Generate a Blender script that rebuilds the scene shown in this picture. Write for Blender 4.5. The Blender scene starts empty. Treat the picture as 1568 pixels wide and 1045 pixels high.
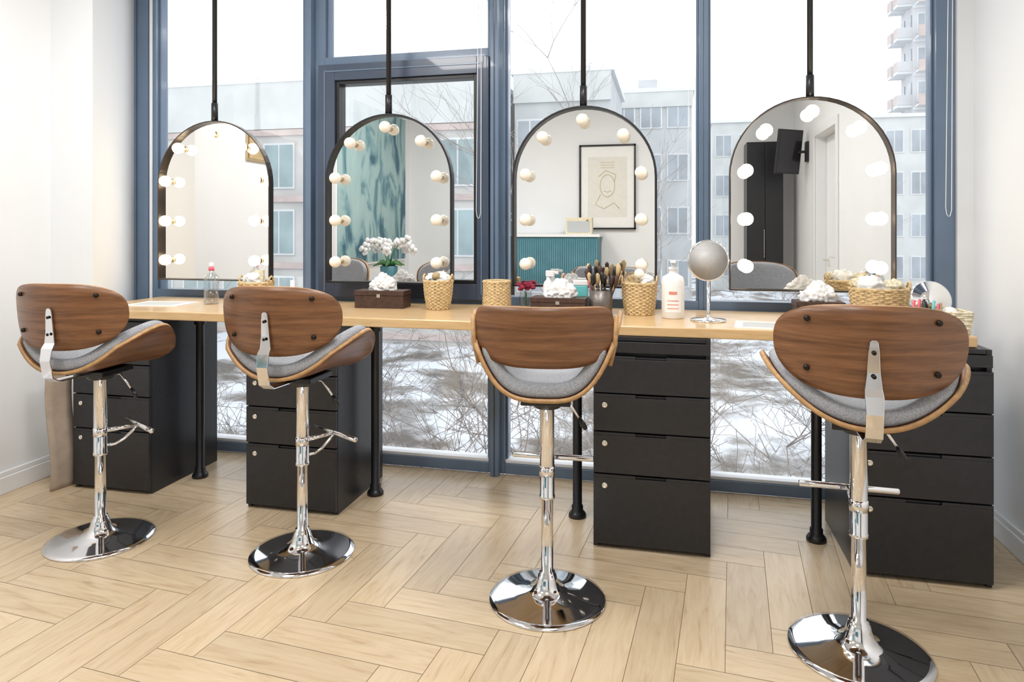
import bpy, bmesh, math, random
from mathutils import Vector, Matrix, Euler, noise
random.seed(7)
S = bpy.context.scene
pi = math.pi

# ------------------------------------------------------------------ materials
def nt(name):
    m = bpy.data.materials.new(name); m.use_nodes = True
    n = m.node_tree.nodes; l = m.node_tree.links
    b = n.get('Principled BSDF')
    return m, n, l, b

def M(name, col, rough=.5, metal=0, var=0.0, scale=20, bump=0.0, stretch=(1,1,1), emit=None, es=0, trans=0, coat=0):
    m, n, l, b = nt(name)
    b.inputs['Base Color'].default_value = (*col, 1)
    b.inputs['Roughness'].default_value = rough
    b.inputs['Metallic'].default_value = metal
    b.inputs['Transmission Weight'].default_value = trans
    b.inputs['Coat Weight'].default_value = coat
    if emit:
        b.inputs['Emission Color'].default_value = (*emit, 1)
        b.inputs['Emission Strength'].default_value = es
    tc = n.new('ShaderNodeTexCoord'); mp = n.new('ShaderNodeMapping')
    mp.inputs['Scale'].default_value = stretch
    no = n.new('ShaderNodeTexNoise'); no.inputs['Scale'].default_value = scale
    no.inputs['Detail'].default_value = 5
    l.new(tc.outputs['Object'], mp.inputs['Vector']); l.new(mp.outputs['Vector'], no.inputs['Vector'])
    if var > 0:
        r = n.new('ShaderNodeValToRGB')
        r.color_ramp.elements[0].position = .3; r.color_ramp.elements[1].position = .7
        r.color_ramp.elements[0].color = (*[c*(1-var) for c in col], 1)
        r.color_ramp.elements[1].color = (*[min(1, c*(1+var)) for c in col], 1)
        l.new(no.outputs['Fac'], r.inputs['Fac']); l.new(r.outputs['Color'], b.inputs['Base Color'])
    if bump > 0:
        bp = n.new('ShaderNodeBump'); bp.inputs['Strength'].default_value = bump
        bp.inputs['Distance'].default_value = .003
        l.new(no.outputs['Fac'], bp.inputs['Height']); l.new(bp.outputs['Normal'], b.inputs['Normal'])
    return m

def wood(name, c1, c2, stretch, rough=.4, wscale=3.0, dist=6.0, wmix=.75, direction='Z', nsc=9):
    m, n, l, b = nt(name)
    tc = n.new('ShaderNodeTexCoord'); mp = n.new('ShaderNodeMapping'); mp.inputs['Scale'].default_value = stretch
    w = n.new('ShaderNodeTexWave'); w.bands_direction = direction; w.inputs['Scale'].default_value = wscale
    w.inputs['Distortion'].default_value = dist; w.inputs['Detail'].default_value = 4; w.inputs['Detail Scale'].default_value = .8
    no = n.new('ShaderNodeTexNoise'); no.inputs['Scale'].default_value = nsc; no.inputs['Detail'].default_value = 9
    no.inputs['Roughness'].default_value = .65; no.inputs['Distortion'].default_value = .6
    mx = n.new('ShaderNodeMix'); mx.data_type = 'FLOAT'; mx.inputs[0].default_value = wmix
    r = n.new('ShaderNodeValToRGB'); r.color_ramp.elements[0].color = (*c1, 1); r.color_ramp.elements[1].color = (*c2, 1)
    r.color_ramp.elements[0].position = .25; r.color_ramp.elements[1].position = .75
    l.new(tc.outputs['Object'], mp.inputs['Vector']); l.new(mp.outputs['Vector'], w.inputs['Vector'])
    l.new(mp.outputs['Vector'], no.inputs['Vector'])
    l.new(w.outputs['Fac'], mx.inputs[2]); l.new(no.outputs['Fac'], mx.inputs[3])
    l.new(mx.outputs[0], r.inputs['Fac']); l.new(r.outputs['Color'], b.inputs['Base Color'])
    b.inputs['Roughness'].default_value = rough
    return m

mWall = M('white_paint', (.82,.84,.86), .65, var=.015, scale=3, bump=.05)
mCeil = M('ceiling_paint', (.86,.86,.86), .8, var=.01, scale=3)
mTrim = M('white_trim', (.84,.85,.87), .35, var=.01)
mFrame = M('slate_blue_aluminium', (.13,.19,.28), .22, var=.06, scale=6, coat=.3)
mSash = M('dark_slate_pvc', (.048,.068,.112), .25, var=.06, scale=6, coat=.3)
mWalnut = wood('walnut_veneer', (.085,.034,.014), (.285,.130,.057), (.55,.55,8.5), .34, .9, 8, .86, 'Z', 12)
mWalnutE = M('plywood_edge', (.42,.24,.10), .45, var=.2, scale=60)
mChrome = M('polished_chrome', (.80,.80,.82), .06, 1, var=.02, scale=4)
mFab = M('grey_fabric', (.34,.35,.375), .95, var=.28, scale=240, bump=.6)
mBlk = M('black_laminate', (.016,.016,.019), .34, var=.2, scale=40, bump=.05)
mBlkM = M('black_metal', (.012,.012,.014), .32, var=.1)
mBlkLit = M('black_metal_lit', (.075,.060,.050), .28, .7, var=.15, scale=8)  # black frame metal, browned and lightened to paint in the bulbs' light
mBolt = M('dark_bolt', (.02,.015,.012), .4, .6)
mOak = wood('oak_counter', (.58,.38,.18), (.78,.56,.31), (1.0,8.0,8.0), .22, 1.0, 6, .6, 'Y')
mLock = M('nickel_lock', (.8,.76,.68), .25, 1)
mWick = M('wicker', (.62,.46,.25), .7, var=.35, scale=90, bump=.4)
mWickL = M('pale_wicker', (.74,.67,.50), .7, var=.25, scale=90, bump=.4)
mTissue = M('tissue_paper', (.84,.84,.84), .9, var=.03, scale=30, bump=.3)
mLeather = M('brown_leather', (.060,.030,.021), .45, var=.3, scale=60, bump=.3)
mWhiteP = M('white_plastic', (.84,.84,.84), .3, var=.01)
mPink = M('pink_plastic', (.75,.12,.18), .35)
mTeal = M('teal_paint', (.075,.21,.26), .5, var=.1, scale=8)
mMint = M('mint_plastic', (.15,.55,.55), .4)
mOrange = M('label_orange', (.72,.28,.22), .5, var=.2, scale=90)
mBrass = M('brass', (.72,.56,.34), .25, 1)
mMirror = M('mirror_silver', (.87,.87,.86), .0, 1)
mPaper = M('paper', (.84,.84,.83), .7, var=.02)
mTwig = M('bark', (.22,.185,.165), .9, var=.3, scale=8)
mTwigL = M('pale_bark', (.36,.32,.30), .9, var=.3, scale=8)
mOpalGlow = M('opal_glass_glow', (.88,.82,.72), .15, emit=(1,.88,.7), es=.12)  # unlit opal glass with a faint warm glow added to its colour
mBulbOn = M('lit_bulb', (1,.95,.85), .3, emit=(1,.84,.60), es=9)
mPanel = M('led_panel', (1,1,1), .5, emit=(1,.98,.95), es=3)
mRedFl = M('red_petals', (.25,.01,.04), .7, var=.3)
mLeaf = M('green_leaf', (.05,.16,.05), .5, var=.3)
mPetal = M('white_petals', (.86,.85,.86), .7, var=.03)
mTanP = M('tan_print', (.5,.37,.20), .5, var=.3, scale=9)
mConc1 = M('beige_render', (.56,.55,.53), .9, var=.13, scale=.6)  # far building colours kept pale and greyish to paint in haze
mConc2 = M('grey_concrete', (.52,.54,.545), .9, var=.12, scale=.7)
mConcP = M('pale_band', (.60,.62,.61), .9, var=.08, scale=.9)
mBrickP = M('pink_brick', (.56,.47,.44), .9, var=.12, scale=1.5)
mTower = M('tower_render', (.58,.58,.60), .9, var=.08, scale=.5)
mWinG = M('distant_glass', (.34,.38,.42), .2, var=.25, scale=.6)
mWinT = M('distant_teal_glass', (.31,.40,.41), .2, var=.25, scale=.6)
mWhiteB = M('white_masonry', (.68,.70,.71), .9, var=.05, scale=1)
mTanC = M('tan_fabric', (.42,.34,.27), .7, var=.1)
def snowmat():
    m,n,l,b=nt('patchy_snow')
    tc=n.new('ShaderNodeTexCoord'); no=n.new('ShaderNodeTexNoise'); no.inputs['Scale'].default_value=.42; no.inputs['Detail'].default_value=9; no.inputs['Roughness'].default_value=.62
    r=n.new('ShaderNodeValToRGB'); e=r.color_ramp.elements; e[0].position=.40; e[0].color=(.15,.135,.12,1); e[1].position=.53; e[1].color=(.68,.71,.76,1)
    k=e.new(.47); k.color=(.36,.355,.35,1)
    l.new(tc.outputs['Object'],no.inputs['Vector']); l.new(no.outputs['Fac'],r.inputs['Fac']); l.new(r.outputs[0],b.inputs['Base Color']); b.inputs['Roughness'].default_value=.95
    return m
mSnow = snowmat()
mRoofSnow = M('roof_snow', (.74,.77,.80), .9, var=.06, scale=.35)

def glassmat(name, base=.03, tint=(1,1,1)):
    m = bpy.data.materials.new(name); m.use_nodes = True
    n = m.node_tree.nodes; l = m.node_tree.links; n.clear()
    o = n.new('ShaderNodeOutputMaterial'); mx = n.new('ShaderNodeMixShader')
    t = n.new('ShaderNodeBsdfTransparent'); t.inputs[0].default_value = (*tint, 1)
    g = n.new('ShaderNodeBsdfGlossy'); g.inputs['Roughness'].default_value = .01
    lw = n.new('ShaderNodeLayerWeight'); lw.inputs[0].default_value = .35
    mt = n.new('ShaderNodeMath'); mt.operation = 'MULTIPLY_ADD'; mt.inputs[1].default_value = .35; mt.inputs[2].default_value = base
    l.new(lw.outputs['Facing'], mt.inputs[0]); l.new(mt.outputs[0], mx.inputs[0])
    l.new(t.outputs[0], mx.inputs[1]); l.new(g.outputs[0], mx.inputs[2]); l.new(mx.outputs[0], o.inputs[0])
    return m
mGlass = glassmat('window_glass', .05, (.98,.99,1))
mClear = glassmat('clear_plastic', .12, (.86,.9,.92))

# ------------------------------------------------------------------ mesh builder
class MB:
    def __init__(s): s.v=[]; s.f=[]; s.mi=[]; s.sm=[]; s.mats=[]
    def add(s, verts, faces, mat, smooth=False, X=None):
        if mat not in s.mats: s.mats.append(mat)
        k = s.mats.index(mat); o = len(s.v)
        for p in verts:
            p = Vector(p)
            if X is not None: p = X @ p
            s.v.append(tuple(p))
        for f in faces:
            s.f.append([o+i for i in f]); s.mi.append(k); s.sm.append(smooth)
    def box(s, c, d, mat, X=None):
        x,y,z = c; a,b,e = d[0]/2,d[1]/2,d[2]/2
        vs = [(x+i*a,y+j*b,z+k*e) for k in(-1,1) for j in(-1,1) for i in(-1,1)]
        s.add(vs, [(0,2,3,1),(4,5,7,6),(0,1,5,4),(2,6,7,3),(0,4,6,2),(1,3,7,5)], mat, False, X)
    def bx(s, x0,x1,y0,y1,z0,z1, mat, X=None):
        s.box(((x0+x1)/2,(y0+y1)/2,(z0+z1)/2),(x1-x0,y1-y0,z1-z0),mat,X)
    def lathe(s, prof, c, mat, seg=32, X=None, smooth=True, sc=(1,1)):
        vs=[]; fs=[]; n=len(prof)
        for (r,z) in prof:
            r=max(r,1e-5)
            for i in range(seg):
                a=2*pi*i/seg; vs.append((c[0]+r*sc[0]*math.cos(a), c[1]+r*sc[1]*math.sin(a), c[2]+z))
        for j in range(n-1):
            for i in range(seg):
                i2=(i+1)%seg; fs.append((j*seg+i,j*seg+i2,(j+1)*seg+i2,(j+1)*seg+i))
        if prof[0][0]>1e-4: fs.append(list(range(seg))[::-1])
        if prof[-1][0]>1e-4: fs.append([(n-1)*seg+i for i in range(seg)])
        s.add(vs,fs,mat,smooth,X)
    def sphere(s,c,r,mat,seg=20,rings=12,sc=(1,1,1),X=None):
        prof=[(math.sin(pi*j/rings)*r, -math.cos(pi*j/rings)*r*sc[2]) for j in range(rings+1)]
        s.lathe(prof,c,mat,seg,X,True,(sc[0],sc[1]))
    def tube(s, pts, r, mat, seg=10, closed=False, X=None, smooth=True):
        P=[Vector(p) for p in pts]; n=len(P)
        R = r if isinstance(r,(list,tuple)) else [r]*n
        def tan(i):
            if closed: return (P[(i+1)%n]-P[i-1]).normalized()
            return (P[min(i+1,n-1)]-P[max(i-1,0)]).normalized()
        t=tan(0); up=Vector((0,0,1)) if abs(t.z)<.9 else Vector((1,0,0))
        nn=t.cross(up).normalized(); vs=[]; fs=[]
        for i in range(n):
            t=tan(i); nn=(nn-t*nn.dot(t)); nn.normalize(); bb=t.cross(nn)
            for k in range(seg):
                a=2*pi*k/seg; vs.append(P[i]+(nn*math.cos(a)+bb*math.sin(a))*R[i])
        for i in range(n if closed else n-1):
            i2=(i+1)%n
            for k in range(seg):
                k2=(k+1)%seg; fs.append((i*seg+k,i*seg+k2,i2*seg+k2,i2*seg+k))
        if not closed:
            fs.append(list(range(seg))[::-1]); fs.append([(n-1)*seg+k for k in range(seg)])
        s.add(vs,fs,mat,smooth,X)
    def grid(s, fn, nu, nv, mat, X=None, smooth=True):
        vs=[fn(i/(nu-1), j/(nv-1)) for j in range(nv) for i in range(nu)]
        fs=[(j*nu+i,j*nu+i+1,(j+1)*nu+i+1,(j+1)*nu+i) for j in range(nv-1) for i in range(nu-1)]
        s.add(vs,fs,mat,smooth,X)
    def obj(s, name, parent=None, loc=(0,0,0), rz=0, bevel=0, recalc=True):
        me=bpy.data.meshes.new(name); me.from_pydata(s.v,[],s.f)
        for m in s.mats: me.materials.append(m)
        me.polygons.foreach_set('material_index', s.mi); me.polygons.foreach_set('use_smooth', s.sm)
        if recalc:
            bm=bmesh.new(); bm.from_mesh(me); bmesh.ops.recalc_face_normals(bm, faces=bm.faces); bm.to_mesh(me); bm.free()
        me.update()
        o=bpy.data.objects.new(name, me); S.collection.objects.link(o)
        o.location=loc; o.rotation_euler=(0,0,rz)
        if parent: o.parent=parent
        if bevel>0:
            b=o.modifiers.new('bevel','BEVEL'); b.width=bevel; b.segments=2; b.limit_method='ANGLE'; b.angle_limit=math.radians(50)
        return o
def empty(name, loc=(0,0,0), rz=0):
    o=bpy.data.objects.new(name,None); S.collection.objects.link(o); o.location=loc; o.rotation_euler=(0,0,rz)
    o.empty_display_size=.1
    return o

# ------------------------------------------------------------------ room (camera stands at x=0,y=0; glazing plane at y=3.53)
XL, XR, YB, YW, ZC = -3.195, 1.36, -1.35, 3.53, 3.0
def simple(name, *a, bevel=0):
    b=MB(); b.bx(*a); return b.obj(name, bevel=bevel)
simple('wall_left', XL-.15,XL,YB-.15,YW+.12,0,ZC,mWall)
b=MB(); b.bx(XR,XR+.15,.65,YW+.12,0,ZC,mWall); b.bx(XR,XR+.15,YB-.15,-.2,0,ZC,mWall); b.bx(XR,XR+.15,-.2,.65,2.18,ZC,mWall)
b.obj('wall_right')
b=MB(); b.bx(XR+.10,XR+.14,-.19,.64,0.002,2.17,mTrim)
for (a0,a1) in((.15,.9),(1.05,1.95)): b.bx(XR+.094,XR+.10,-.08,.53,a0,a1,mTrim)
b.tube([(XR+.10,-.12,1.02),(XR+.06,-.12,1.02),(XR+.055,-.02,1.02)],.009,mLock,10); b.obj('door_1',bevel=.003)
b=MB(); b.bx(XR-.015,XR-.001,-.27,-.2,0,2.25,mTrim); b.bx(XR-.015,XR-.001,.65,.72,0,2.25,mTrim)
b.bx(XR-.015,XR-.001,-.2,.65,2.18,2.25,mTrim); b.obj('trim_3',bevel=.003)
simple('wall_back', XL,XR,YB-.15,YB,0,ZC,mWall)
simple('ceiling', XL-.15,XR+.15,YB-.15,YW+.12,ZC,ZC+.1,mCeil)
b=MB()
b.add([(XL,2.985,0),(-2.93,2.985,0),(-3.166,YW,0),(XL,YW,0),(XL,2.985,ZC),(-2.93,2.985,ZC),(-3.166,YW,ZC),(XL,YW,ZC)],
      [(0,1,2,3),(4,7,6,5),(0,4,5,1),(1,5,6,2),(2,6,7,3),(3,7,4,0)],mWall)
b.obj('wall_column')
b=MB(); b.bx(XL,-3.166,YW,YW+.12,0,ZC,mWall); b.bx(1.293,XR,YW-.02,YW+.12,0,ZC,mWall); b.obj('wall_front')
def baseb(name,x0,x1,y0,y1,side):
    b=MB(); b.bx(x0,x1,y0,y1,0,.085,mTrim)
    if side=='L': b.bx(x0,x1-.006,y0,y1,.085,.11,mTrim)
    elif side=='R': b.bx(x0+.006,x1,y0,y1,.085,.11,mTrim)
    else: b.bx(x0,x1,y0,y1-.006,.085,.11,mTrim)
    b.obj(name,bevel=.004)
baseb('baseboard_left',XL,XL+.018,YB,2.985,'L')
baseb('baseboard_right',XR-.018,XR,.72,YW-.02,'R')
baseb('baseboard_back',XL+.02,XR-.02,YB,YB+.018,'B')

# ---- herringbone floor
def floormat():
    m,n,l,b=nt('oak_herringbone')
    uv=n.new('ShaderNodeUVMap'); uv.uv_map='UVMap'
    mp=n.new('ShaderNodeMapping'); mp.inputs['Scale'].default_value=(1.3,10,1)
    no=n.new('ShaderNodeTexNoise'); no.inputs['Scale'].default_value=3.0; no.inputs['Detail'].default_value=9; no.inputs['Distortion'].default_value=1.6
    mp2=n.new('ShaderNodeMapping'); mp2.inputs['Scale'].default_value=(2,60,1)
    n2=n.new('ShaderNodeTexNoise'); n2.inputs['Scale'].default_value=5; n2.inputs['Detail'].default_value=4
    at=n.new('ShaderNodeAttribute'); at.attribute_name='rnd'
    r=n.new('ShaderNodeValToRGB'); e=r.color_ramp.elements
    e[0].position=.28; e[0].color=(.39,.275,.16,1); e[1].position=.60; e[1].color=(.61,.485,.33,1)
    k=e.new(.42); k.color=(.55,.42,.272,1)
    l.new(uv.outputs[0],mp.inputs[0]); l.new(uv.outputs[0],mp2.inputs[0]); l.new(mp.outputs[0],no.inputs['Vector']); l.new(mp2.outputs[0],n2.inputs['Vector'])
    mm=n.new('ShaderNodeMath'); mm.operation='MULTIPLY_ADD'; mm.inputs[1].default_value=.3
    l.new(n2.outputs['Fac'],mm.inputs[0]); 
    m3=n.new('ShaderNodeMath'); m3.operation='MULTIPLY'; m3.inputs[1].default_value=.72
    l.new(no.outputs['Fac'],m3.inputs[0]); l.new(m3.outputs[0],mm.inputs[2]); l.new(mm.outputs[0],r.inputs['Fac'])
    hs=n.new('ShaderNodeHueSaturation'); mr=n.new('ShaderNodeMapRange'); hs.inputs['Saturation'].default_value=1.0
    mr.inputs['To Min'].default_value=.92; mr.inputs['To Max'].default_value=1.07
    l.new(at.outputs['Fac'],mr.inputs['Value']); l.new(mr.outputs[0],hs.inputs['Value']); l.new(r.outputs[0],hs.inputs['Color'])
    l.new(hs.outputs[0],b.inputs['Base Color'])
    b.inputs['Roughness'].default_value=.27
    bp=n.new('ShaderNodeBump'); bp.inputs['Strength'].default_value=.15; bp.inputs['Distance'].default_value=.002
    l.new(n2.outputs['Fac'],bp.inputs['Height']); l.new(bp.outputs[0],b.inputs['Normal'])
    return m
bm=bmesh.new(); uvl=bm.loops.layers.uv.new('UVMap'); rl=bm.faces.layers.float.new('rnd')
w=.140; n=4; g=.0009
rot=Matrix.Rotation(math.radians(-5),3,'Z'); org=Vector((-.9,1.2,0))
for q in range(-8,9):
    for k in range(-36,37):
        for kind in (0,1):
            if kind==0: x0,y0,x1,y1=k,k+q*2*n,k+n,k+q*2*n+1
            else: x0,y0,x1,y1=k,k+1+q*2*n,k+1,k+1+n+q*2*n
            c=org+rot@Vector(((x0+x1)/2*w,(y0+y1)/2*w,0))
            if not(XL-.6<c.x<XR+.6 and YB-.6<c.y<YW+.6): continue
            X0,Y0,X1,Y1=x0*w+g,y0*w+g,x1*w-g,y1*w-g
            vs=[bm.verts.new(org+rot@Vector(p)) for p in((X0,Y0,0),(X1,Y0,0),(X1,Y1,0),(X0,Y1,0))]
            f=bm.faces.new(vs); f[rl]=random.random(); ou,ov=random.random()*20,random.random()*20
            for lp,(a,bb) in zip(f.loops,((X0,Y0),(X1,Y0),(X1,Y1),(X0,Y1))):
                lp[uvl].uv=((a-X0+ou,bb-Y0+ov) if kind==0 else (bb-Y0+ou,a-X0+ov))
for co,no in (((XL,0,0),(-1,0,0)),((XR+.1,0,0),(1,0,0)),((0,YB,0),(0,-1,0)),((0,YW,0),(0,1,0))):
    bmesh.ops.bisect_plane(bm,geom=bm.verts[:]+bm.edges[:]+bm.faces[:],plane_co=co,plane_no=no,clear_outer=True)
z=-.0015
f=bm.faces.new([bm.verts.new(p) for p in((XL,YB,z),(XR+.1,YB,z),(XR+.1,YW,z),(XL,YW,z))]); f.material_index=1
z2=-.12
bt=[(XL,YB),(XR+.1,YB),(XR+.1,YW),(XL,YW)]
top=[bm.verts.new((x,y,z)) for x,y in bt]; bot=[bm.verts.new((x,y,z2)) for x,y in bt]
for i in range(4):
    f=bm.faces.new((top[i],bot[i],bot[(i+1)%4],top[(i+1)%4])); f.material_index=1
f=bm.faces.new(bot[::-1]); f.material_index=1
me=bpy.data.meshes.new('floor'); bm.to_mesh(me); bm.free()
me.materials.append(floormat()); me.materials.append(M('joint',(.20,.13,.07),.9))
S.collection.objects.link(bpy.data.objects.new('floor',me))

# ---- windows
def window(name,xa,xb,la,lb,sash=False):
    b=MB(); y0,y1=YW,YW+.09
    b.bx(xa,xa+la,y0,y1,0,ZC,mFrame); b.bx(xb-lb,xb,y0,y1,0,ZC,mFrame)
    b.bx(xa+la,xa+la+.012,y0+.03,y1,.07,2.94,mFrame)
    b.bx(xb-lb-.012,xb-lb,y0+.03,y1,.07,2.94,mFrame)
    if la>.1:
        b.bx(xa+.02,xa+.026,y0-.004,y0,0,ZC,mSash); b.bx(xa+la-.05,xa+la-.044,y0-.004,y0,0,ZC,mSash); b.bx(xa+la-.04,xa+la-.02,y0-.006,y0,0,ZC,mTrim)
    b.bx(xa+la,xb-lb,y0,y1,0,.055,mFrame); b.bx(xa+la,xb-lb,y0+.01,y1,.055,.072,mTrim)
    b.bx(xa+la,xb-lb,y0,y1,.86,.945,mFrame); b.bx(xa+la,xb-lb,y0,y1,2.93,ZC,mFrame)
    b.bx(xa+la,xb-lb,y0+.045,y0+.051,.07,.86,mGlass); 
    if not sash: b.bx(xa+la,xb-lb,y0+.045,y0+.051,.945,2.93,mGlass)
    else:
        b.bx(xa+la,xb-lb,y0,y1,2.205,2.275,mFrame); b.bx(xa+la,xb-lb,y0+.045,y0+.051,2.275,2.93,mGlass)
        gx0,gx1,gz0,gz1=-1.797,-1.014,1.03,2.115
        o0,o1,p0,p1=xa+la-.02,xb-lb+.01,.925,2.225
        ya,yb=y0-.035,y0+.06
        b.bx(o0,gx0-.02,ya,yb,p0,p1,mSash); b.bx(gx1+.02,o1,ya,yb,p0,p1,mSash)
        b.bx(gx0-.02,gx1+.02,ya,yb,p0,gz0-.02,mSash); b.bx(gx0-.02,gx1+.02,ya,yb,gz1+.02,p1,mSash)
        b.bx(gx0-.02,gx0,ya+.015,yb,gz0-.02,gz1+.02,mBlkM); b.bx(gx1,gx1+.02,ya+.015,yb,gz0-.02,gz1+.02,mBlkM)
        b.bx(gx0,gx1,ya+.015,yb,gz0-.02,gz0,mBlkM); b.bx(gx0,gx1,ya+.015,yb,gz1,gz1+.02,mBlkM)
        b.bx(o0+.035,o0+.043,ya-.004,ya,p0+.03,p1-.03,mFrame); b.bx(o1-.043,o1-.035,ya-.004,ya,p0+.03,p1-.03,mFrame)
        b.bx(o0+.035,o1-.035,ya-.004,ya,p1-.043,p1-.035,mFrame)
        b.bx(gx0,gx1,y0+.02,y0+.026,gz0,gz1,mGlass)
    return b.obj(name,bevel=.003)
window('window_1',-3.166,-1.965,.155,.067)
window('window_2',-1.965,-.893,.068,.045,True)
window('window_3',-.893,.172,.045,.024)
window('window_4',.172,1.293,.023,.084)
b=MB(); b.bx(-.915,-.872,YW-.05,YW-.001,0,ZC,mFrame); b.bx(-.897,-.890,YW-.054,YW-.05,0,ZC,mSash); b.obj('trim_1',bevel=.003)
b=MB(); b.bx(-1.99,-1.955,YW-.05,YW-.001,0,ZC,mFrame); b.obj('trim_2',bevel=.003)
def cord(x,z0,y=YW-.09):
    b=MB(); b.tube([(x,y,2.98),(x-.003,y,2.2),(x-.006,y,z0+.03),(x-.012,y,z0+.004),(x-.018,y,z0),(x-.026,y,z0+.01),(x-.03,y,z0+.04),(x-.022,y,2.2),(x-.012,y,2.98)],.0017,mWhiteP,6)
    b.bx(x-.02,x+.01,y-.01,y+.03,2.97,2.999,mWhiteP)
    b.obj('blind_cord')
cord(-.95,1.36); cord(.120,1.25); cord(1.25,1.36)

# ------------------------------------------------------------------ counter
CT=.905
b=MB(); b.bx(-2.925,1.11,2.83,YW-.052,.865,CT,mOak); b.obj('wooden_counter',bevel=.004)
def leg(x,y):
    b=MB(); b.lathe([(.040,0),(.040,.012),(.034,.022),(.026,.03),(.026,.05),(.021,.055),(.021,.80),(.030,.805),(.030,.85),(.045,.852),(.045,.8645)],(x,y,0),mBlkM,24)
    b.obj('counter_leg')
leg(-2.40,3.134); leg(-1.403,3.12); leg(-.402,3.083); leg(.603,3.066)

def drawers(x0,yf,wd=.46,dp=.50,h=.864):
    b=MB(); t=.018
    b.bx(x0,x0+t,yf+.002,yf+dp,0,h,mBlk); b.bx(x0+wd-t,x0+wd,yf+.002,yf+dp,0,h,mBlk)
    b.bx(x0+t,x0+wd-t,yf+.02,yf+dp,.0,.03,mBlk); b.bx(x0+t,x0+wd-t,yf+.004,yf+dp,h-.018,h,mBlk)
    b.bx(x0+t,x0+wd-t,yf+dp-.02,yf+dp,.03,h-.018,mBlk); b.bx(x0+t,x0+wd-t,yf+.03,yf+.05,.03,h-.018,mBlk)
    Z=[(.018,.302),(.308,.474),(.480,.630),(.636,.785)]
    for i,(a,c) in enumerate(Z):
        xm=x0+wd/2; nt_=.06
        b.bx(x0+.002,x0+wd-.002,yf-.016,yf+.002,a,c-.012,mBlk)
        b.bx(x0+.002,xm-nt_,yf-.016,yf+.002,c-.012,c,mBlk); b.bx(xm+nt_,x0+wd-.002,yf-.016,yf+.002,c-.012,c,mBlk)
        b.bx(xm-nt_,xm+nt_,yf-.006,yf+.002,c-.012,c-.004,mBlkM)
        if i<3:
            R=Matrix.Translation((x0+.048,yf-.016,c-.045))@Matrix.Rotation(pi/2,4,'X')
            b.lathe([(.0115,0),(.0115,.003),(.010,.0045),(.0045,.0045),(.0045,.002)],(0,0,0),mLock,20,R)
    b.bx(x0+.002,x0+wd-.002,yf-.010,yf+.002,.80,h-.02,mBlk)
    b.obj('drawer_unit',bevel=.0015)
drawers(-2.925,2.875,.45); drawers(-1.926,2.85); drawers(-.301,2.815,.464); drawers(.685,2.80,.46)

# ------------------------------------------------------------------ mirrors
MY=3.38
def arch(hw,z0,zc,n=28):
    p=[(-hw,z0)]; p+=[(-hw,z0+(zc-z0)*i/4) for i in range(1,4)]
    p+=[(-hw*math.cos(pi*i/n), zc+hw*math.sin(pi*i/n)) for i in range(n+1)]
    p+=[(hw,z0+(zc-z0)*i/4) for i in (3,2,1)]; p+=[(hw,z0)]
    return p
def vanity(cx,lit,zt=1.912,zb=1.015,hw=.357):
    e=empty('arched_vanity_mirror',(cx,MY,0))
    zc=zt-hw; fm=mBlkLit if lit else mBlkM; tk=.007 if lit else .011  # lit mirrors: bulb light painted into the frame colour, thinner rim
    out=arch(hw,zb,zc); inn=arch(hw-tk,zb+tk,zc)
    n=len(out); b=MB(); vs=[]; y0,y1=-.03,.012
    for (ox,oz),(ix,iz) in zip(out,inn): vs+= [(ox,y0,oz),(ix,y0,iz),(ix,y1,iz),(ox,y1,oz)]
    fs=[]
    for i in range(n):
        j=(i+1)%n
        for k in range(4):
            k2=(k+1)%4; fs.append((i*4+k,j*4+k,j*4+k2,i*4+k2))
    b.add(vs,fs,fm)
    b.add([(x,.010,z) for x,z in inn]+[(x,.004,z) for x,z in inn],[list(range(n)),list(range(2*n-1,n-1,-1))]+[(i,(i+1)%n,n+(i+1)%n,n+i) for i in range(n)],mBlkM)
    b.obj('frame',e,bevel=.0015)
    b=MB(); b.add([(x,.0,z) for x,z in inn],[list(range(n))],mMirror); b.obj('mirror_glass',e,recalc=False)
    b=MB()
    b.lathe([(.013,zt-.004),(.013,ZC-.02),(.04,ZC-.018),(.04,ZC)],(0,-.008,0),mBlkM,20)
    b.lathe([(.018,zt-.006),(.018,zt+.10),(.0135,zt+.102)],(0,-.008,0),mBlkM,20)
    b.obj('ceiling_rod',e)
    R=.283; pos=[(0,zc+R),(-R*.70,zc+R*.72),(R*.70,zc+R*.72)]
    for z in (zc+.02,zc-.205,zc-.425): pos+=[(-R,z),(R,z)]
    b=MB()
    for x,z in pos:
        T=Matrix.Translation((x,0,z))@Matrix.Rotation(pi/2,4,'X')
        b.lathe([(.017,0),(.017,.012),(.014,.014),(.014,.02)],(0,0,0),mBrass,20,T)
        b.lathe([(.013,.018),(.016,.026),(.025,.036),(.0300,.050),(.0305,.058),(.028,.071),(.021,.082),(.010,.0885),(0,.090)],(0,0,0),mBulbOn if lit else mOpalGlow,20,T)
    b.obj('globe_bulbs',e)
vanity(-2.489,True); vanity(-1.441,False); vanity(-.410,False); vanity(.636,True)

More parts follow.
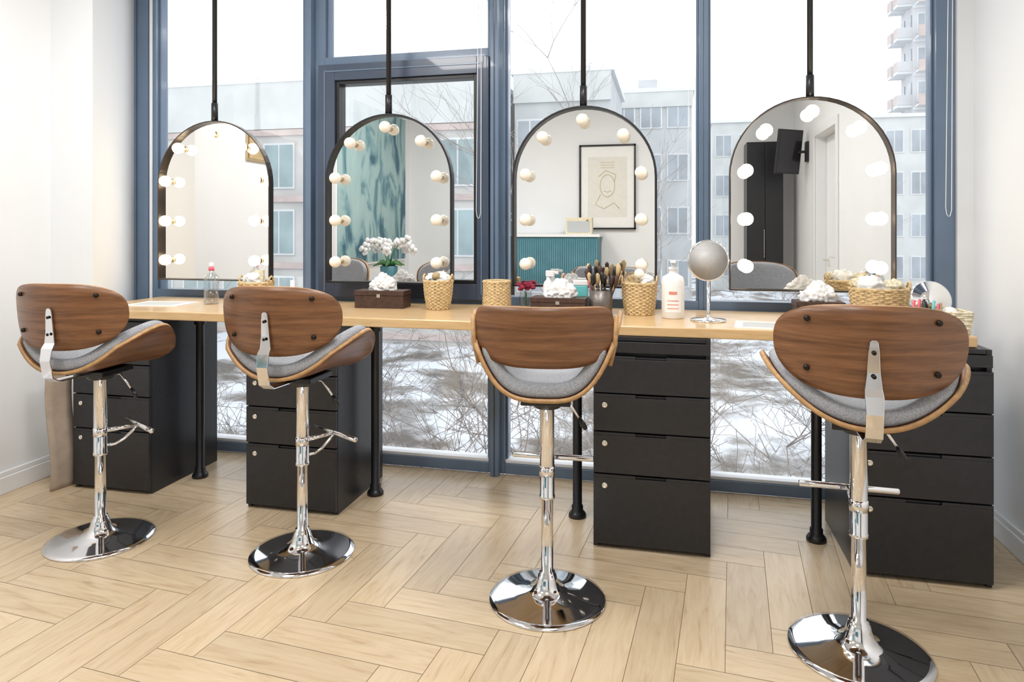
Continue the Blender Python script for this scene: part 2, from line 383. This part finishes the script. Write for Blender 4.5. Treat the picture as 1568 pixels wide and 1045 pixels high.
# ------------------------------------------------------------------ bar stools
def sm(o,sub=1):
    if sub:
        m=o.modifiers.new('sub','SUBSURF'); m.levels=sub; m.render_levels=sub
def stool(x,y,rz,foot=0,kind='A'):
    e=empty('bar_stool',(x,y,0),math.radians(rz))
    if kind=='A': a,bb,k,rise,ex,z0=.277,.230,.8,.175,2.2,.738
    else: a,bb,k,rise,ex,z0=.250,.225,.55,.275,3.4,.745
    def seat(off,sc):
        def fn(u,v):
            s=(2*u-1)*sc; t=(2*v-1)*sc
            px=a*s*math.sqrt(1-k*t*t/2); py=bb*t*math.sqrt(1-k*s*s/2)
            r=rise*(abs(px)/a)**ex
            if kind=='B': r*=1-.45*max(0,t)
            else: r*=1-.25*max(0,t)**2
            return (px,py+.005,z0+off+r+.012*max(0,-t)**3-.018*max(0,t)**2)
        return fn
    b=MB(); b.grid(seat(0,1),25,21,mWalnut); o=b.obj('seat_shell',e,recalc=False)
    o.data.materials.append(mWalnutE)
    m=o.modifiers.new('sol','SOLIDIFY'); m.thickness=.014; m.offset=-1; m.material_offset_rim=1
    b=MB(); b.grid(seat(.001,.975),25,21,mFab); o=b.obj('seat_cushion',e,recalc=False)
    m=o.modifiers.new('sol','SOLIDIFY'); m.thickness=.046; m.offset=1; sm(o,1)
    if kind=='A': W,yc,sag,zc,ht,hb,pt,pb,et,eb=.252,-.250,.105,.978,.115,.145,3.2,2.8,.36,.45
    else: W,yc,sag,zc,ht,hb,pt,pb,et,eb=.228,-.235,.075,.975,.078,.120,14,4.0,.25,.45
    def back(dy,sc):
        def fn(u,v):
            p=math.sin((u-.5)*pi)*.9995
            top=ht*(1-abs(p)**pt)**et*sc; bot=hb*(1-abs(p)**pb)**eb*sc
            zz=zc-bot+(top+bot)*v; xx=W*p*sc
            return (xx*(1-dy*.8), yc+sag*(xx/W)**2+dy-.10*(zz-.93), zz)
        return fn
    b=MB(); b.grid(back(0,1),37,9,mWalnut); o=b.obj('backrest_panel',e,recalc=False); o.data.materials.append(mWalnutE)
    m=o.modifiers.new('sol','SOLIDIFY'); m.thickness=.012; m.offset=-1; m.material_offset_rim=1
    b=MB(); b.grid(back(.014,.965),37,9,mFab); o=b.obj('backrest_pad',e,recalc=False)
    m=o.modifiers.new('sol','SOLIDIFY'); m.thickness=.028; m.offset=-1; sm(o,1)
    b=MB()
    if kind=='A':
        st=[(-.262,1.000,.010),(-.2615,.993,.022),(-.260,.97,.028),(-.256,.91,.034),(-.256,.865,.044),(-.270,.845,.048),(-.278,.80,.044),(-.264,.735,.044),(-.235,.718,.046),(-.12,.715,.05),(0,.715,.05)]
        vs=[]; fs=[]; th=.005
        for i,(yy,zz,ww) in enumerate(st):
            j0=max(i-1,0); j1=min(i+1,len(st)-1); ty=st[j1][0]-st[j0][0]; tz=st[j1][1]-st[j0][1]; L=math.hypot(ty,tz); ny,nz=tz/L,-ty/L
            for sx,sn in((-1,0),(1,0),(1,1),(-1,1)): vs.append((sx*ww/2,yy+ny*th*sn,zz+nz*th*sn))
        for i in range(len(st)-1):
            for q in range(4):
                q2=(q+1)%4; fs.append((i*4+q,i*4+q2,i*4+4+q2,i*4+4+q))
        fs+=[(3,2,1,0),tuple(len(vs)-4+q for q in range(4))]
        b.add(vs,fs,mChrome)
        for px,pz in [(0,.965),(0,.90)]:
            T=Matrix.Translation((px,-.268,pz))@Matrix.Rotation(pi/2,4,'X'); b.lathe([(.006,0),(.006,.003),(.003,.005)],(0,0,0),mBolt,12,T)
        for px in(-.165,.165):
            for pz in(1.048,.905):
                T=Matrix.Translation((px,yc+sag*(px/W)**2-.10*(pz-.93)-.008,pz))@Matrix.Rotation(pi/2,4,'X')
                b.lathe([(.0085,-.01),(.0085,.001),(.005,.004),(0,.0045)],(0,0,0),mBolt,14,T)
        b.obj('back_bracket',e,bevel=.0012)
    else:
        for sx in(-1,1):
            b.tube([(sx*.215,-.17,.86),(sx*.232,-.165,.93),(sx*.236,-.165,1.02)],.008,mWalnutE,8)
        b.obj('side_fixings',e)
    b=MB(); b.bx(-.085,.085,-.09,.09,.700,.722,mBlkM); b.lathe([(.045,.675),(.06,.700)],(0,0,0),mBlkM,24); b.obj('swivel_plate',e,bevel=.003)
    b=MB()
    b.lathe([(.203,0),(.205,.004),(.203,.008),(.18,.012),(.12,.020),(.075,.029),(.055,.038),(.043,.052),(.036,.072),(.031,.09),(.0275,.092),(.0275,.10),(.021,.102),(.021,.355),(.0275,.356),(.0275,.366),(.0255,.368),(.0255,.675),(.032,.677),(.032,.70)],(0,0,0),mChrome,64)
    b.obj('column_and_base',e)
    b=MB(); X=Matrix.Rotation(math.radians(foot),4,'Z')
    b.lathe([(.0275,.435),(.0275,.470)],(0,0,0),mChrome,28)
    zz=.452
    b.tube([(0,.02,zz),(0,.15,zz)],.0085,mChrome,12,X=X)
    b.tube([(-.152,.15,zz),(-.148,.15,zz),(.148,.15,zz),(.152,.15,zz)],[.008,.0105,.0105,.008],mChrome,14,X=X)
    b.tube([(0,.024,.390),(0,.055,.388),(0,.09,.402),(0,.125,.430),(0,.145,zz)],.006,mChrome,10,X=X)
    b.obj('footrest',e)
    b=MB(); b.tube([(.02,.02,.695),(.07,.03,.69),(.095,.035,.655),(.115,.04,.625)],.0045,mChrome,8)
    b.tube([(.112,.04,.63),(.125,.042,.605),(.135,.044,.590)],[.006,.011,.008],mBlkM,10)
    b.obj('height_lever',e)
stool(-2.324,2.408,4,-34); stool(-1.434,2.487,0,-30); stool(-.416,2.371,6,-4,'B'); stool(.572,2.289,-6,4)

# ------------------------------------------------------------------ counter items
def wbasket(name,x,y,rb,rt,h,mat,sc=(1,1),rows=None,handle=True,fill=None,rz=0):
    b=MB(); rows=rows or int(h/.0085); seg=56; st=14
    for r in range(rows+1):
        f=r/rows; R=rb+(rt-rb)*math.sin(f*pi/2)**1.0
        ph=(r%2)*pi
        pts=[((R+.0030*math.sin(st*2*pi*i/seg+ph))*sc[0]*math.cos(2*pi*i/seg),(R+.0030*math.sin(st*2*pi*i/seg+ph))*sc[1]*math.sin(2*pi*i/seg),.005+f*(h-.01)) for i in range(seg)]
        b.tube(pts,.0052 if r<rows else .008,mat,6,True)
    for i in range(st*2):
        a=2*pi*(i+.5)/(st*2)
        b.tube([(( rb+(rt-rb)*math.sin(f*pi/2))*sc[0]*math.cos(a),(rb+(rt-rb)*math.sin(f*pi/2))*sc[1]*math.sin(a),.004+f*(h-.01)) for f in(0,.33,.66,1)],.0035,mat,5)
    b.lathe([(rb,.001),(rb,.008)],(0,0,0),mat,28,sc=sc)
    if handle:
        for sx in(-1,1):
            b.tube([(sx*rt*sc[0],-.022,h-.004),(sx*(rt+.004)*sc[0],-.016,h+.020),(sx*(rt+.004)*sc[0],0,h+.028),(sx*(rt+.004)*sc[0],.016,h+.020),(sx*rt*sc[0],.022,h-.004)],.005,mat,7)
    if fill: fill(b)
    return b.obj(name,loc=(x,y,CT),rz=rz)
def crumple(b,c,r,mat,seed=1,sq=.8,wx=1.0,amp=.45,fr=1.35):
    off=Vector((seed*3.7,seed*1.9,seed*.7))
    def fn(u,v):
        th=u*2*pi; ph=v*pi
        d=Vector((math.sin(ph)*math.cos(th),math.sin(ph)*math.sin(th),-math.cos(ph)))
        n1=1-2*abs(noise.noise(d*fr+off)); n2=1-2*abs(noise.noise(d*fr*2.3+off*1.7))
        k=.72+amp*(.75*n1+.3*n2)
        return (c[0]+r*wx*k*d.x,c[1]+r*k*d.y*.85,c[2]+r*sq*k*d.z)
    b.grid(fn,57,33,mat)
def tissuebox(x,y,wd=.25,dp=.12,h=.085,rz=0,seed=1,tw=1.0):
    b=MB(); b.bx(-wd/2,wd/2,-dp/2,dp/2,0,h*.72,mLeather); b.bx(-wd/2-.003,wd/2+.003,-dp/2-.003,dp/2+.003,h*.74,h,mLeather)
    b.bx(-.009,.009,-dp/2-.006,-dp/2-.003,h*.62,h*.82,mLock)
    crumple(b,(-.020,0,h+.018),.040,mTissue,seed,.95,1.1*tw,.62,1.6)
    crumple(b,(.024,.0,h+.020),.040,mTissue,seed+5,1.0,1.05*tw,.62,1.6)
    crumple(b,(.002,.0,h+.034),.037,mTissue,seed+9,1.2,.9*tw,.62,1.7)
    b.obj('tissue_box',loc=(x,y,CT),rz=rz)
b=MB(); b.lathe([(.036,0),(.038,.004),(.038,.13),(.034,.148),(.018,.165),(.014,.172),(.014,.18)],(0,0,0),mClear,28)
b.lathe([(.034,.004),(.034,.075),(.0,.076)],(0,0,0),glassmat('liquid',.04,(.9,.86,.86)),24)
b.lathe([(.015,.178),(.015,.196)],(0,0,0),mPink,20); b.lathe([(.010,.196),(.011,.205),(.011,.218),(.006,.222)],(0,0,0),mWhiteP,20); b.obj('clear_bottle',loc=(-2.367,3.18,CT))
wbasket('wicker_basket',-2.06,3.12,.068,.082,.13,mWick,fill=lambda b:(crumple(b,(-.01,0,.135),.055,mTissue,3),b.bx(.0,.05,-.02,.0,.08,.19,mWickL)))
b=MB(); b.lathe([(.022,0),(.022,.09),(.012,.10),(.012,.13),(.0,.131)],(0,0,0),mWhiteP,20); b.obj('lotion_tube',loc=(-1.925,3.24,CT))
tissuebox(-1.42,3.25,.255,.12,.088,.05,2)
wbasket('wicker_basket',-1.116,3.23,.052,.068,.145,mWick,fill=lambda b:(crumple(b,(.015,0,.15),.045,mTissue,5),crumple(b,(-.03,-.01,.155),.030,mTissue,15),b.sphere((-.0,-.03,.165),.022,mTanP)))
wbasket('wicker_basket',-.826,3.27,.066,.062,.145,mWick,handle=False)
tissuebox(-.4985,3.19,.255,.12,.078,-.03,4,1.15)
b=MB(); b.lathe([(.024,0),(.026,.004),(.026,.12),(.020,.14),(.010,.15),(.010,.165)],(0,0,0),mWhiteP,24); b.bx(-.012,.030,-.012,.012,.165,.195,mWhiteP); b.bx(.02,.05,-.006,.006,.178,.192,mWhiteP); b.obj('spray_bottle',loc=(-.575,3.31,CT),bevel=.003)
b=MB(); b.lathe([(.022,0),(.022,.11),(.013,.12),(.013,.15),(.0,.152)],(0,0,0),mWhiteP,24); b.lathe([(.0225,.03),(.0225,.09)],(0,0,0),mMint,24); b.obj('lotion_tube',loc=(-.49,3.32,CT))
b=MB(); b.bx(-.035,.035,-.02,.02,0,.125,mMint); b.bx(-.036,.036,-.021,.021,.125,.15,mWhiteP); b.obj('mint_wipes_pack',loc=(-.415,3.31,CT),bevel=.004)
b=MB(); b.lathe([(.03,0),(.026,.01),(.034,.06),(.028,.085),(.03,.09)],(0,0,0),mClear,24)
rr=random.Random(3)
for i in range(16):
    a=rr.random()*2*pi; q=.01+.030*rr.random(); b.sphere((q*math.cos(a),q*math.sin(a),.10+.03*rr.random()),.015,mRedFl,10,6,(1,1,.6))
b.tube([(0,0,.02),(0,0,.09)],.006,mLeaf,6); b.obj('flower_vase',loc=(-.69,3.32,CT))
b=MB(); b.lathe([(.048,0),(.052,.002),(.054,.115),(.050,.115),(.047,.006),(0,.006)],(0,0,0),M('mesh_metal',(.18,.16,.15),.4,.7,var=.3,scale=200),32)
rr=random.Random(11)
for i in range(20):
    a=rr.random()*2*pi; q=.036*math.sqrt(rr.random()); x0,y0=q*math.cos(a),q*math.sin(a); L=.16+.06*rr.random(); tx,ty=x0*2.3,y0*1.7
    mh=random.choice([mBlkM,mBlkM,mBrass,mPink,mWalnutE]); 
    b.tube([(x0*.6,y0*.6,.01),(tx*.9,ty*.9,L-.03)],.0035,mh,7)
    b.tube([(tx*.9,ty*.9,L-.03),(tx*.95,ty*.95,L-.012),(tx,ty,L+.012),(tx*1.02,ty*1.02,L+.022)],[.005,.009,.011,.004],random.choice([mLeather,mBlkM,mTanP]),9)
b.obj('makeup_brush_holder',loc=(-.305,3.18,CT))
wbasket('wicker_basket',-.132,3.24,.062,.076,.15,mWick,fill=lambda b:(crumple(b,(-.02,0,.145),.050,mTanP,7),crumple(b,(.022,0,.155),.042,mTissue,9),b.sphere((-.0,-.02,.190),.024,mOpalGlow)))
b=MB(); b.lathe([(.046,0),(.050,.005),(.050,.165),(.045,.185),(.022,.198),(.018,.20),(.018,.215),(.020,.216),(.020,.228),(.007,.23),(.007,.25)],(0,0,0),mWhiteP,36)
b.bx(-.012,.012,-.040,.010,.248,.258,mWhiteP)
def lab(u,v):
    a=-pi/2-.75+1.5*u; return (.0507*math.cos(a),.0507*math.sin(a),.03+.115*v)
b.grid(lab,17,3,mPaper)
def lab2(z0,z1,w_=.5):
    return lambda u,v:(.0512*math.cos(-pi/2-w_+2*w_*u),.0512*math.sin(-pi/2-w_+2*w_*u),z0+(z1-z0)*v)
for z0 in(.045,.062,.079): b.grid(lab2(z0,z0+.004),12,2,mOrange)
b.grid(lab2(.108,.122,.35),12,2,mOrange)
b.obj('pump_bottle',loc=(.02,3.14,CT))
b=MB(); b.lathe([(.074,0),(.076,.003),(.074,.008),(.02,.012),(.008,.018),(.006,.03),(.006,.172)],(0,0,0),mChrome,40)
T=Matrix.Translation((0,0,.262))@Matrix.Rotation(math.radians(12),4,'Z')@Matrix.Rotation(pi/2,4,'X')
b.lathe([(.084,-.006),(.090,-.004),(.090,.004),(.084,.006)],(0,0,0),mChrome,48,T); b.lathe([(.083,.0062),(.0,.0063)],(0,0,0),M('frosted_mirror_back',(.52,.51,.50),.6,.2,var=.1,scale=300),48,T)
b.obj('round_makeup_mirror',loc=(.168,3.07,CT))
tissuebox(.635,3.2,.19,.12,.085,0,8,1.1)
wbasket('wicker_basket',.866,3.15,.090,.105,.15,mWick,sc=(1.05,.8),fill=lambda b:(crumple(b,(-.035,0,.15),.060,mTissue,12),crumple(b,(.05,-.01,.155),.04,mWickL,13),crumple(b,(-.085,.0,.165),.03,mWickL,14)))
b=MB()
for r in range(10):
    z=.006+r*.0085; hx,hy=.098+z*.12,.055+z*.12; pts=[]
    for (ax,ay,bx_,by) in((-1,-1,1,-1),(1,-1,1,1),(1,1,-1,1),(-1,1,-1,-1)):
        for i in range(14):
            f=i/14; k=.0022*math.sin(f*14*pi/2+r*pi)
            x=hx*(ax+(bx_-ax)*f); y=hy*(ay+(by-ay)*f); pts.append((x*(1+k*8),y*(1+k*12),z))
    b.tube(pts,.0052,mWickL,6,True)
b.bx(-.095,.095,-.053,.053,.0,.006,mWickL)
T=Matrix.Translation((.0,.03,.125))@Matrix.Rotation(math.radians(-20),4,'X')@Matrix.Rotation(pi/2,4,'X')
b.lathe([(.070,-.004),(.074,0),(.070,.004)],(0,0,0),mChrome,40,T); b.lathe([(.069,.0045),(0,.0046)],(0,0,0),mMirror,40,T)
rr=random.Random(5)
for i,mm in enumerate([mPink,mPink,mBlkM,mBlkM,mMint,mPink,mTanP]):
    x=-.085+i*.016; b.tube([(x,-.01,.01),(x+rr.uniform(-.01,.01),-.03,.11+.02*rr.random())],.0055,mm,8)
b.sphere((.05,-.01,.07),.03,mWhiteP); b.sphere((.0,-.02,.07),.025,mTanP)
b.obj('wicker_tray',loc=(1.0,2.93,CT),rz=.05)
for (x,y,rz) in((-2.62,3.12,.1),(.42,2.96,-.12)):
    b=MB(); b.bx(-.15,.15,-.105,.105,0,.004,mPaper); b.bx(-.12,.10,-.08,.07,.004,.0045,mConc2); b.obj('magazine',loc=(x,y,CT),rz=rz)
b=MB()
def wv(off):
    return lambda u,v:(-2.985+.014*math.sin(v*5.5+.6)-.012*v+off+ (u-.5)*.03, 2.79+.12*u, .0+ .62*v)
b.grid(wv(0),5,24,mTanC); o=b.obj('folded_tan_cape'); m=o.modifiers.new('s','SOLIDIFY'); m.thickness=.012

# ------------------------------------------------------------------ back of the room (seen in mirrors)
b=MB(); b.bx(-2.35,-.77,YB+.02,-.92,0,1.22,mTeal)
for i in range(63): b.lathe([(.0105,.06),(.0105,1.20)],(-2.335+i*.025,-.92,0),mTeal,8)
b.bx(-2.37,-.75,YB+.02,-.90,1.22,1.25,mTrim); b.obj('ribbed_reception_desk')
b=MB(); b.bx(-.15,.15,-.08,.08,0,.19,mWickL); b.bx(-.13,.13,.08,.084,.02,.15,mConc2); b.lathe([(.012,0),(.012,.012)],(0,0,0),mBrass,12,Matrix.Translation((.1,.084,.165))@Matrix.Rotation(-pi/2,4,'X')); b.obj('retro_radio',loc=(-1.0,-1.1,1.25),bevel=.012)
b=MB(); yP=YB+.003
b.bx(-1.02,-.38,yP,yP+.02,1.315,2.295,mPaper)
b.bx(-.93,-.47,yP+.02,yP+.0215,1.45,2.16,M('poster_ivory',(.74,.73,.68),.7,var=.03))
for q in((-1.03,-1.01,1.305,2.305),(-.39,-.37,1.305,2.305)): b.bx(q[0],q[1],yP,yP+.035,q[2],q[3],mBlkM)
for q in((1.305,1.325),(2.285,2.305)): b.bx(-1.03,-.37,yP,yP+.035,q[0],q[1],mBlkM)
ring=[(-.70+.085*math.cos(a),yP+.024,1.82+.13*math.sin(a)) for a in [i*2*pi/24 for i in range(24)]]
mLine=M('ochre_line',(.62,.50,.25),.6)
b.tube(ring,.0035,mLine,6,True)
b.tube([(-.78,yP+.024,1.72),(-.84,yP+.024,1.60),(-.74,yP+.024,1.55),(-.62,yP+.024,1.62),(-.56,yP+.024,1.55)],.0035,mLine,6)
b.tube([(-.80,yP+.024,1.93),(-.72,yP+.024,2.0),(-.60,yP+.024,1.95),(-.62,yP+.024,1.86)],.0035,mLine,6)
b.tube([(-.74,yP+.024,1.76),(-.70,yP+.024,1.745),(-.66,yP+.024,1.76)],.003,mLine,6)
for i in range(3): b.bx(-.78,-.62,yP+.022,yP+.024,2.03+i*.03,2.035+i*.03,mLine)
b.obj('framed_poster')
def paint():
    m,n,l,bs=nt('teal_abstract')
    tc=n.new('ShaderNodeTexCoord'); mp=n.new('ShaderNodeMapping'); mp.inputs['Scale'].default_value=(1,1.4,.7)
    no=n.new('ShaderNodeTexNoise'); no.inputs['Scale'].default_value=1.9; no.inputs['Detail'].default_value=7; no.inputs['Distortion'].default_value=1.8
    r=n.new('ShaderNodeValToRGB'); e=r.color_ramp.elements; e[0].position=.38; e[0].color=(.045,.12,.17,1); e[1].position=.45; e[1].color=(.15,.29,.33,1)
    k=e.new(.52); k.color=(.30,.44,.45,1); k=e.new(.72); k.color=(.37,.51,.51,1)
    l.new(tc.outputs['Object'],mp.inputs[0]); l.new(mp.outputs[0],no.inputs['Vector']); l.new(no.outputs['Fac'],r.inputs['Fac']); l.new(r.outputs[0],bs.inputs['Base Color']); bs.inputs['Roughness'].default_value=.6
    return m
b=MB(); b.bx(XL+.003,XL+.035,-1.15,.62,.95,2.65,paint()); b.bx(XL+.002,XL+.03,-1.17,.64,.93,2.67,mTrim); b.obj('abstract_painting')
b=MB(); b.bx(XL+.003,XL+.02,1.74,2.04,1.86,2.06,mTanP); b.bx(XL+.002,XL+.015,1.72,2.06,1.84,2.08,mBrass); b.obj('small_framed_picture')
b=MB(); b.lathe([(.17,0),(.17,.02),(.03,.03),(.03,.76),(.20,.77),(.20,.79)],(0,0,0),mTrim,36); b.obj('pedestal_table',loc=(-2.8,.2,0))
b=MB(); b.lathe([(.06,0),(.085,.06),(.09,.13),(.08,.14),(.07,.13),(0,.125)],(0,0,0),mTeal,28)
rr=random.Random(2)
for s in range(5):
    a=s*1.26; ex=.20*math.cos(a); ey=.20*math.sin(a)
    pts=[(0,0,.12),(ex*.2,ey*.2,.25),(ex*.5,ey*.5,.36),(ex,ey,.36+.05*rr.random()),(ex*1.3,ey*1.3,.30)]
    b.tube(pts,.004,mLeaf,6)
    for (px,py,pz) in pts[2:]+[((ex*.75),(ey*.75),.38),(ex*1.15,ey*1.15,.34)]:
        for q in range(5):
            th=q*2*pi/5+rr.random(); b.sphere((px+.028*math.cos(th),py+.028*math.sin(th)*.7,pz+.028*math.sin(th)),.024,mPetal,8,6,(1,.5,1))
for s in range(6):
    a=s*1.05+.3; b.tube([(0,0,.12),(.08*math.cos(a),.08*math.sin(a),.18),(.17*math.cos(a),.17*math.sin(a),.14)],[.012,.026,.003],mLeaf,8)
b.obj('potted_orchid',loc=(-2.8,.2,.79))
b=MB(); b.bx(.83,1.20,YB+.02,-1.02,0,2.25,mBlk); b.bx(.84,1.012,-1.02,-1.003,.05,2.24,mBlk); b.bx(1.018,1.19,-1.02,-1.003,.05,2.24,mBlk); b.bx(1.0,1.006,-1.003,-.985,1.0,1.3,mLock); b.obj('tall_black_wardrobe',bevel=.002)
b=MB(); T=Matrix.Translation((1.17,-.5,2.08))@Matrix.Rotation(math.radians(-35),4,'Z')@Matrix.Rotation(math.radians(-8),4,'X')
b.box((0,0,0),(.30,.03,.44),mBlk,T); b.box((0,.016,0),(.28,.004,.41),M('screen',(.03,.03,.035),.1),T); b.box((0,-.03,0),(.1,.04,.1),mBlkM,T)
b.tube([(1.19,-.54,2.08),(1.28,-.56,2.08),(1.34,-.54,2.08)],.014,mBlkM,10); b.bx(1.335,XR-.002,-.59,-.49,1.98,2.18,mBlkM); b.obj('wall_monitor',bevel=.002)

# ceiling light panels
for (x,y) in((-2.0,.5),(-.2,.5),(-2.0,2.0),(-.2,2.0)):
    b=MB(); b.bx(-.32,.32,-.32,.32,-.018,0,mTrim); b.bx(-.29,.29,-.29,.29,-.022,-.018,mPanel); b.obj('ceiling_light_panel',loc=(x,y,ZC))
    L=bpy.data.lights.new('panel_light','AREA'); L.shape='SQUARE'; L.size=.58; L.energy=27; L.color=(1,.98,.96)
    o=bpy.data.objects.new('panel_light',L); o.location=(x,y,ZC-.03); S.collection.objects.link(o)

# ------------------------------------------------------------------ outside
GZ=-3.0
b=MB()
def gf(u,v):
    x=-60+120*u; y=YW+.6+110*v
    return (x,y,GZ+.25*math.sin(x*.5)*math.cos(y*.4)+.1*math.sin(x*1.7+y))
b.grid(gf,90,90,mSnow); b.obj('ground_snow')
def building(name,x0,x1,y0,y1,z1,mat,cols,rows,ww,wh,zs,dz,wm,balc=None,floorband=None,topband=0,extra=None):
    b=MB(); b.bx(x0,x1,y0,y1,GZ-.5,z1,mat)
    b.bx(x0-.15,x1+.15,y0-.15,y1+.15,z1,z1+.22,mRoofSnow)
    if topband: b.bx(x0-.03,x1+.03,y0-.12,y0,z1-topband,z1,mConcP)
    for i in range(cols):
        cx=x0+(x1-x0)*(i+.5)/cols
        for j in range(rows):
            zc=zs+dz*j
            b.bx(cx-ww/2-.08,cx+ww/2+.08,y0-.05,y0,zc-wh/2-.08,zc+wh/2+.08,mWhiteB)
            b.bx(cx-ww/2,cx-.04,y0-.07,y0-.03,zc-wh/2,zc+wh/2,wm); b.bx(cx+.04,cx+ww/2,y0-.07,y0-.03,zc-wh/2,zc+wh/2,wm)
            if balc: 
                b.bx(cx-ww*.75,cx+ww*.75,y0-.9,y0-.02,zc-wh/2-.5,zc-wh/2-.35,mWhiteB); b.bx(cx-ww*.75,cx+ww*.75,y0-.95,y0-.88,zc-wh/2-.5,zc-wh/2+.4,balc)
    if floorband:
        for j in range(rows+1): b.bx(x0-.02,x1+.02,y0-.1,y0,zs+dz*(j-.5)-.12,zs+dz*(j-.5)+.12,floorband)
    if extra: extra(b)
    return b.obj(name)
building('apartment_building',-24,-6.9,25,36,7.3,mConc1,9,3,1.25,1.7,-1.5,2.7,mWinT,floorband=mBrickP,topband=1.9)
b=MB(); b.bx(-18,-12.5,28,34,7.55,8.2,mConc2)
b.add([(-18.3,27.7,8.2),(-12.2,27.7,8.2),(-12.2,34.3,8.2),(-18.3,34.3,8.2),(-16.5,30,9.1),(-14,30,9.1)],[(0,1,5,4),(1,2,5),(2,3,4,5),(3,0,4),(3,2,1,0)],mRoofSnow); b.obj('roof_penthouse')
building('office_building',-6.3,-2.3,28,35,7.8,mConc2,3,3,1.0,1.5,-.5,2.8,mWinG,topband=1.2)
building('panel_building',-3.0,1.2,37,46,8.6,mConc2,3,4,1.0,1.3,-1,2.8,mWinG,topband=.8)
b=MB(); b.bx(-1.6,-.6,38,39,8.83,9.5,mConc2); b.obj('roof_hut')
building('long_apartment_block',3,17,50,60,8.8,mConcP,9,4,1.0,1.4,-1.2,2.8,mWinG)
def balconies(b):
    for j in range(12):
        z=-1.2+2.7*j
        for yy in (60.3,61.9):
            b.bx(17.9,19.0,yy,yy+1.0,z-1.2,z-1.0,mWhiteB); b.bx(17.9,18.0,yy,yy+1.0,z-1.0,z-.2,mBrickP); b.bx(17.9,19.0,yy-.05,yy,z-1.0,z-.2,mTower)
            b.bx(18.93,18.98,yy+.1,yy+.9,z-.7,z+.8,mWinG)
building('residential_tower',19.0,34,60,63,32,mTower,9,12,1.0,1.5,-1.2,2.7,mWinG,balc=mBrickP,floorband=mWhiteB,extra=balconies)
def tree(name,x,y,h,depth,seed,spread=.5,r0=.035,mult=3,stems=1,mat=None,rmin=.0035):
    rr=random.Random(seed); b=MB(); mat=mat or mTwig
    def br(p,d,L,r,dep):
        pts=[p]; q=p; dd=d.copy()
        for i in range(4):
            dd=(dd+Vector((rr.uniform(-.25,.25),rr.uniform(-.25,.25),rr.uniform(-.10,.16)))).normalized(); q=q+dd*L/4; pts.append(q)
        b.tube(pts,[max(rmin,r*(1-.17*i)) for i in range(5)],mat,5 if dep>2 else 3)
        if dep<=0: return
        for c in range(mult):
            t=pts[rr.randint(1,4)]; nd=(dd+Vector((rr.uniform(-1,1)*spread*1.6,rr.uniform(-1,1)*spread*1.6,rr.uniform(-.35,.6)*spread))).normalized()
            br(t,nd,L*rr.uniform(.55,.82),r*.58,dep-1)
    for s in range(stems):
        br(Vector((rr.uniform(-.5,.5)*(stems>1),rr.uniform(-.3,.3)*(stems>1),-.3)),Vector((rr.uniform(-.5,.5)*(stems>1),rr.uniform(-.4,.4)*(stems>1),1)).normalized(),h*.42,r0,depth)
    b.obj(name,loc=(x,y,GZ),recalc=False)
sd=20
for i,(x,y,h,st) in enumerate(((-7.5,9,3.3,3),(-5.6,8,3.8,3),(-4.6,10,4.0,3),(-3.4,8.2,4.0,3),(-2.5,11,4.0,3),(-1.5,8.6,3.8,3),(-.5,10.5,3.7,3),(.8,8.6,3.6,2),(1.8,11,3.8,3),(-6.5,12,4,3),(-.8,13,4.2,3),(3.4,12,4,3),(-3.9,14,4.2,3))):
    sd+=1; tree('bare_bush',x,y,h,4,sd,.85,.022,3,st,mTwigL if i%2==0 else mTwig)
tree('bare_tree',-2.6,19,10.5,5,77,.6,.055,3,1,mTwigL)
tree('bare_tree',.5,20,10,5,78,.6,.05,3,1,mTwigL)
tree('bare_tree',3.6,20,7.5,5,79,.6,.045,3,1,mTwigL)

# ------------------------------------------------------------------ world, camera
wd=bpy.data.worlds.new('overcast'); S.world=wd; wd.use_nodes=True
bg=wd.node_tree.nodes['Background']; bg.inputs[0].default_value=(.95,.975,1,1); bg.inputs[1].default_value=1.95
cam=bpy.data.cameras.new('camera'); co=bpy.data.objects.new('camera',cam); S.collection.objects.link(co)
cam.sensor_width=36; cam.lens=24; cam.shift_y=-.1087; cam.clip_start=.05; cam.clip_end=500
co.location=(0,0,1.3); co.rotation_euler=(pi/2,0,math.radians(12.9)); S.camera=co
S.view_settings.view_transform='Standard'; S.view_settings.look='None'
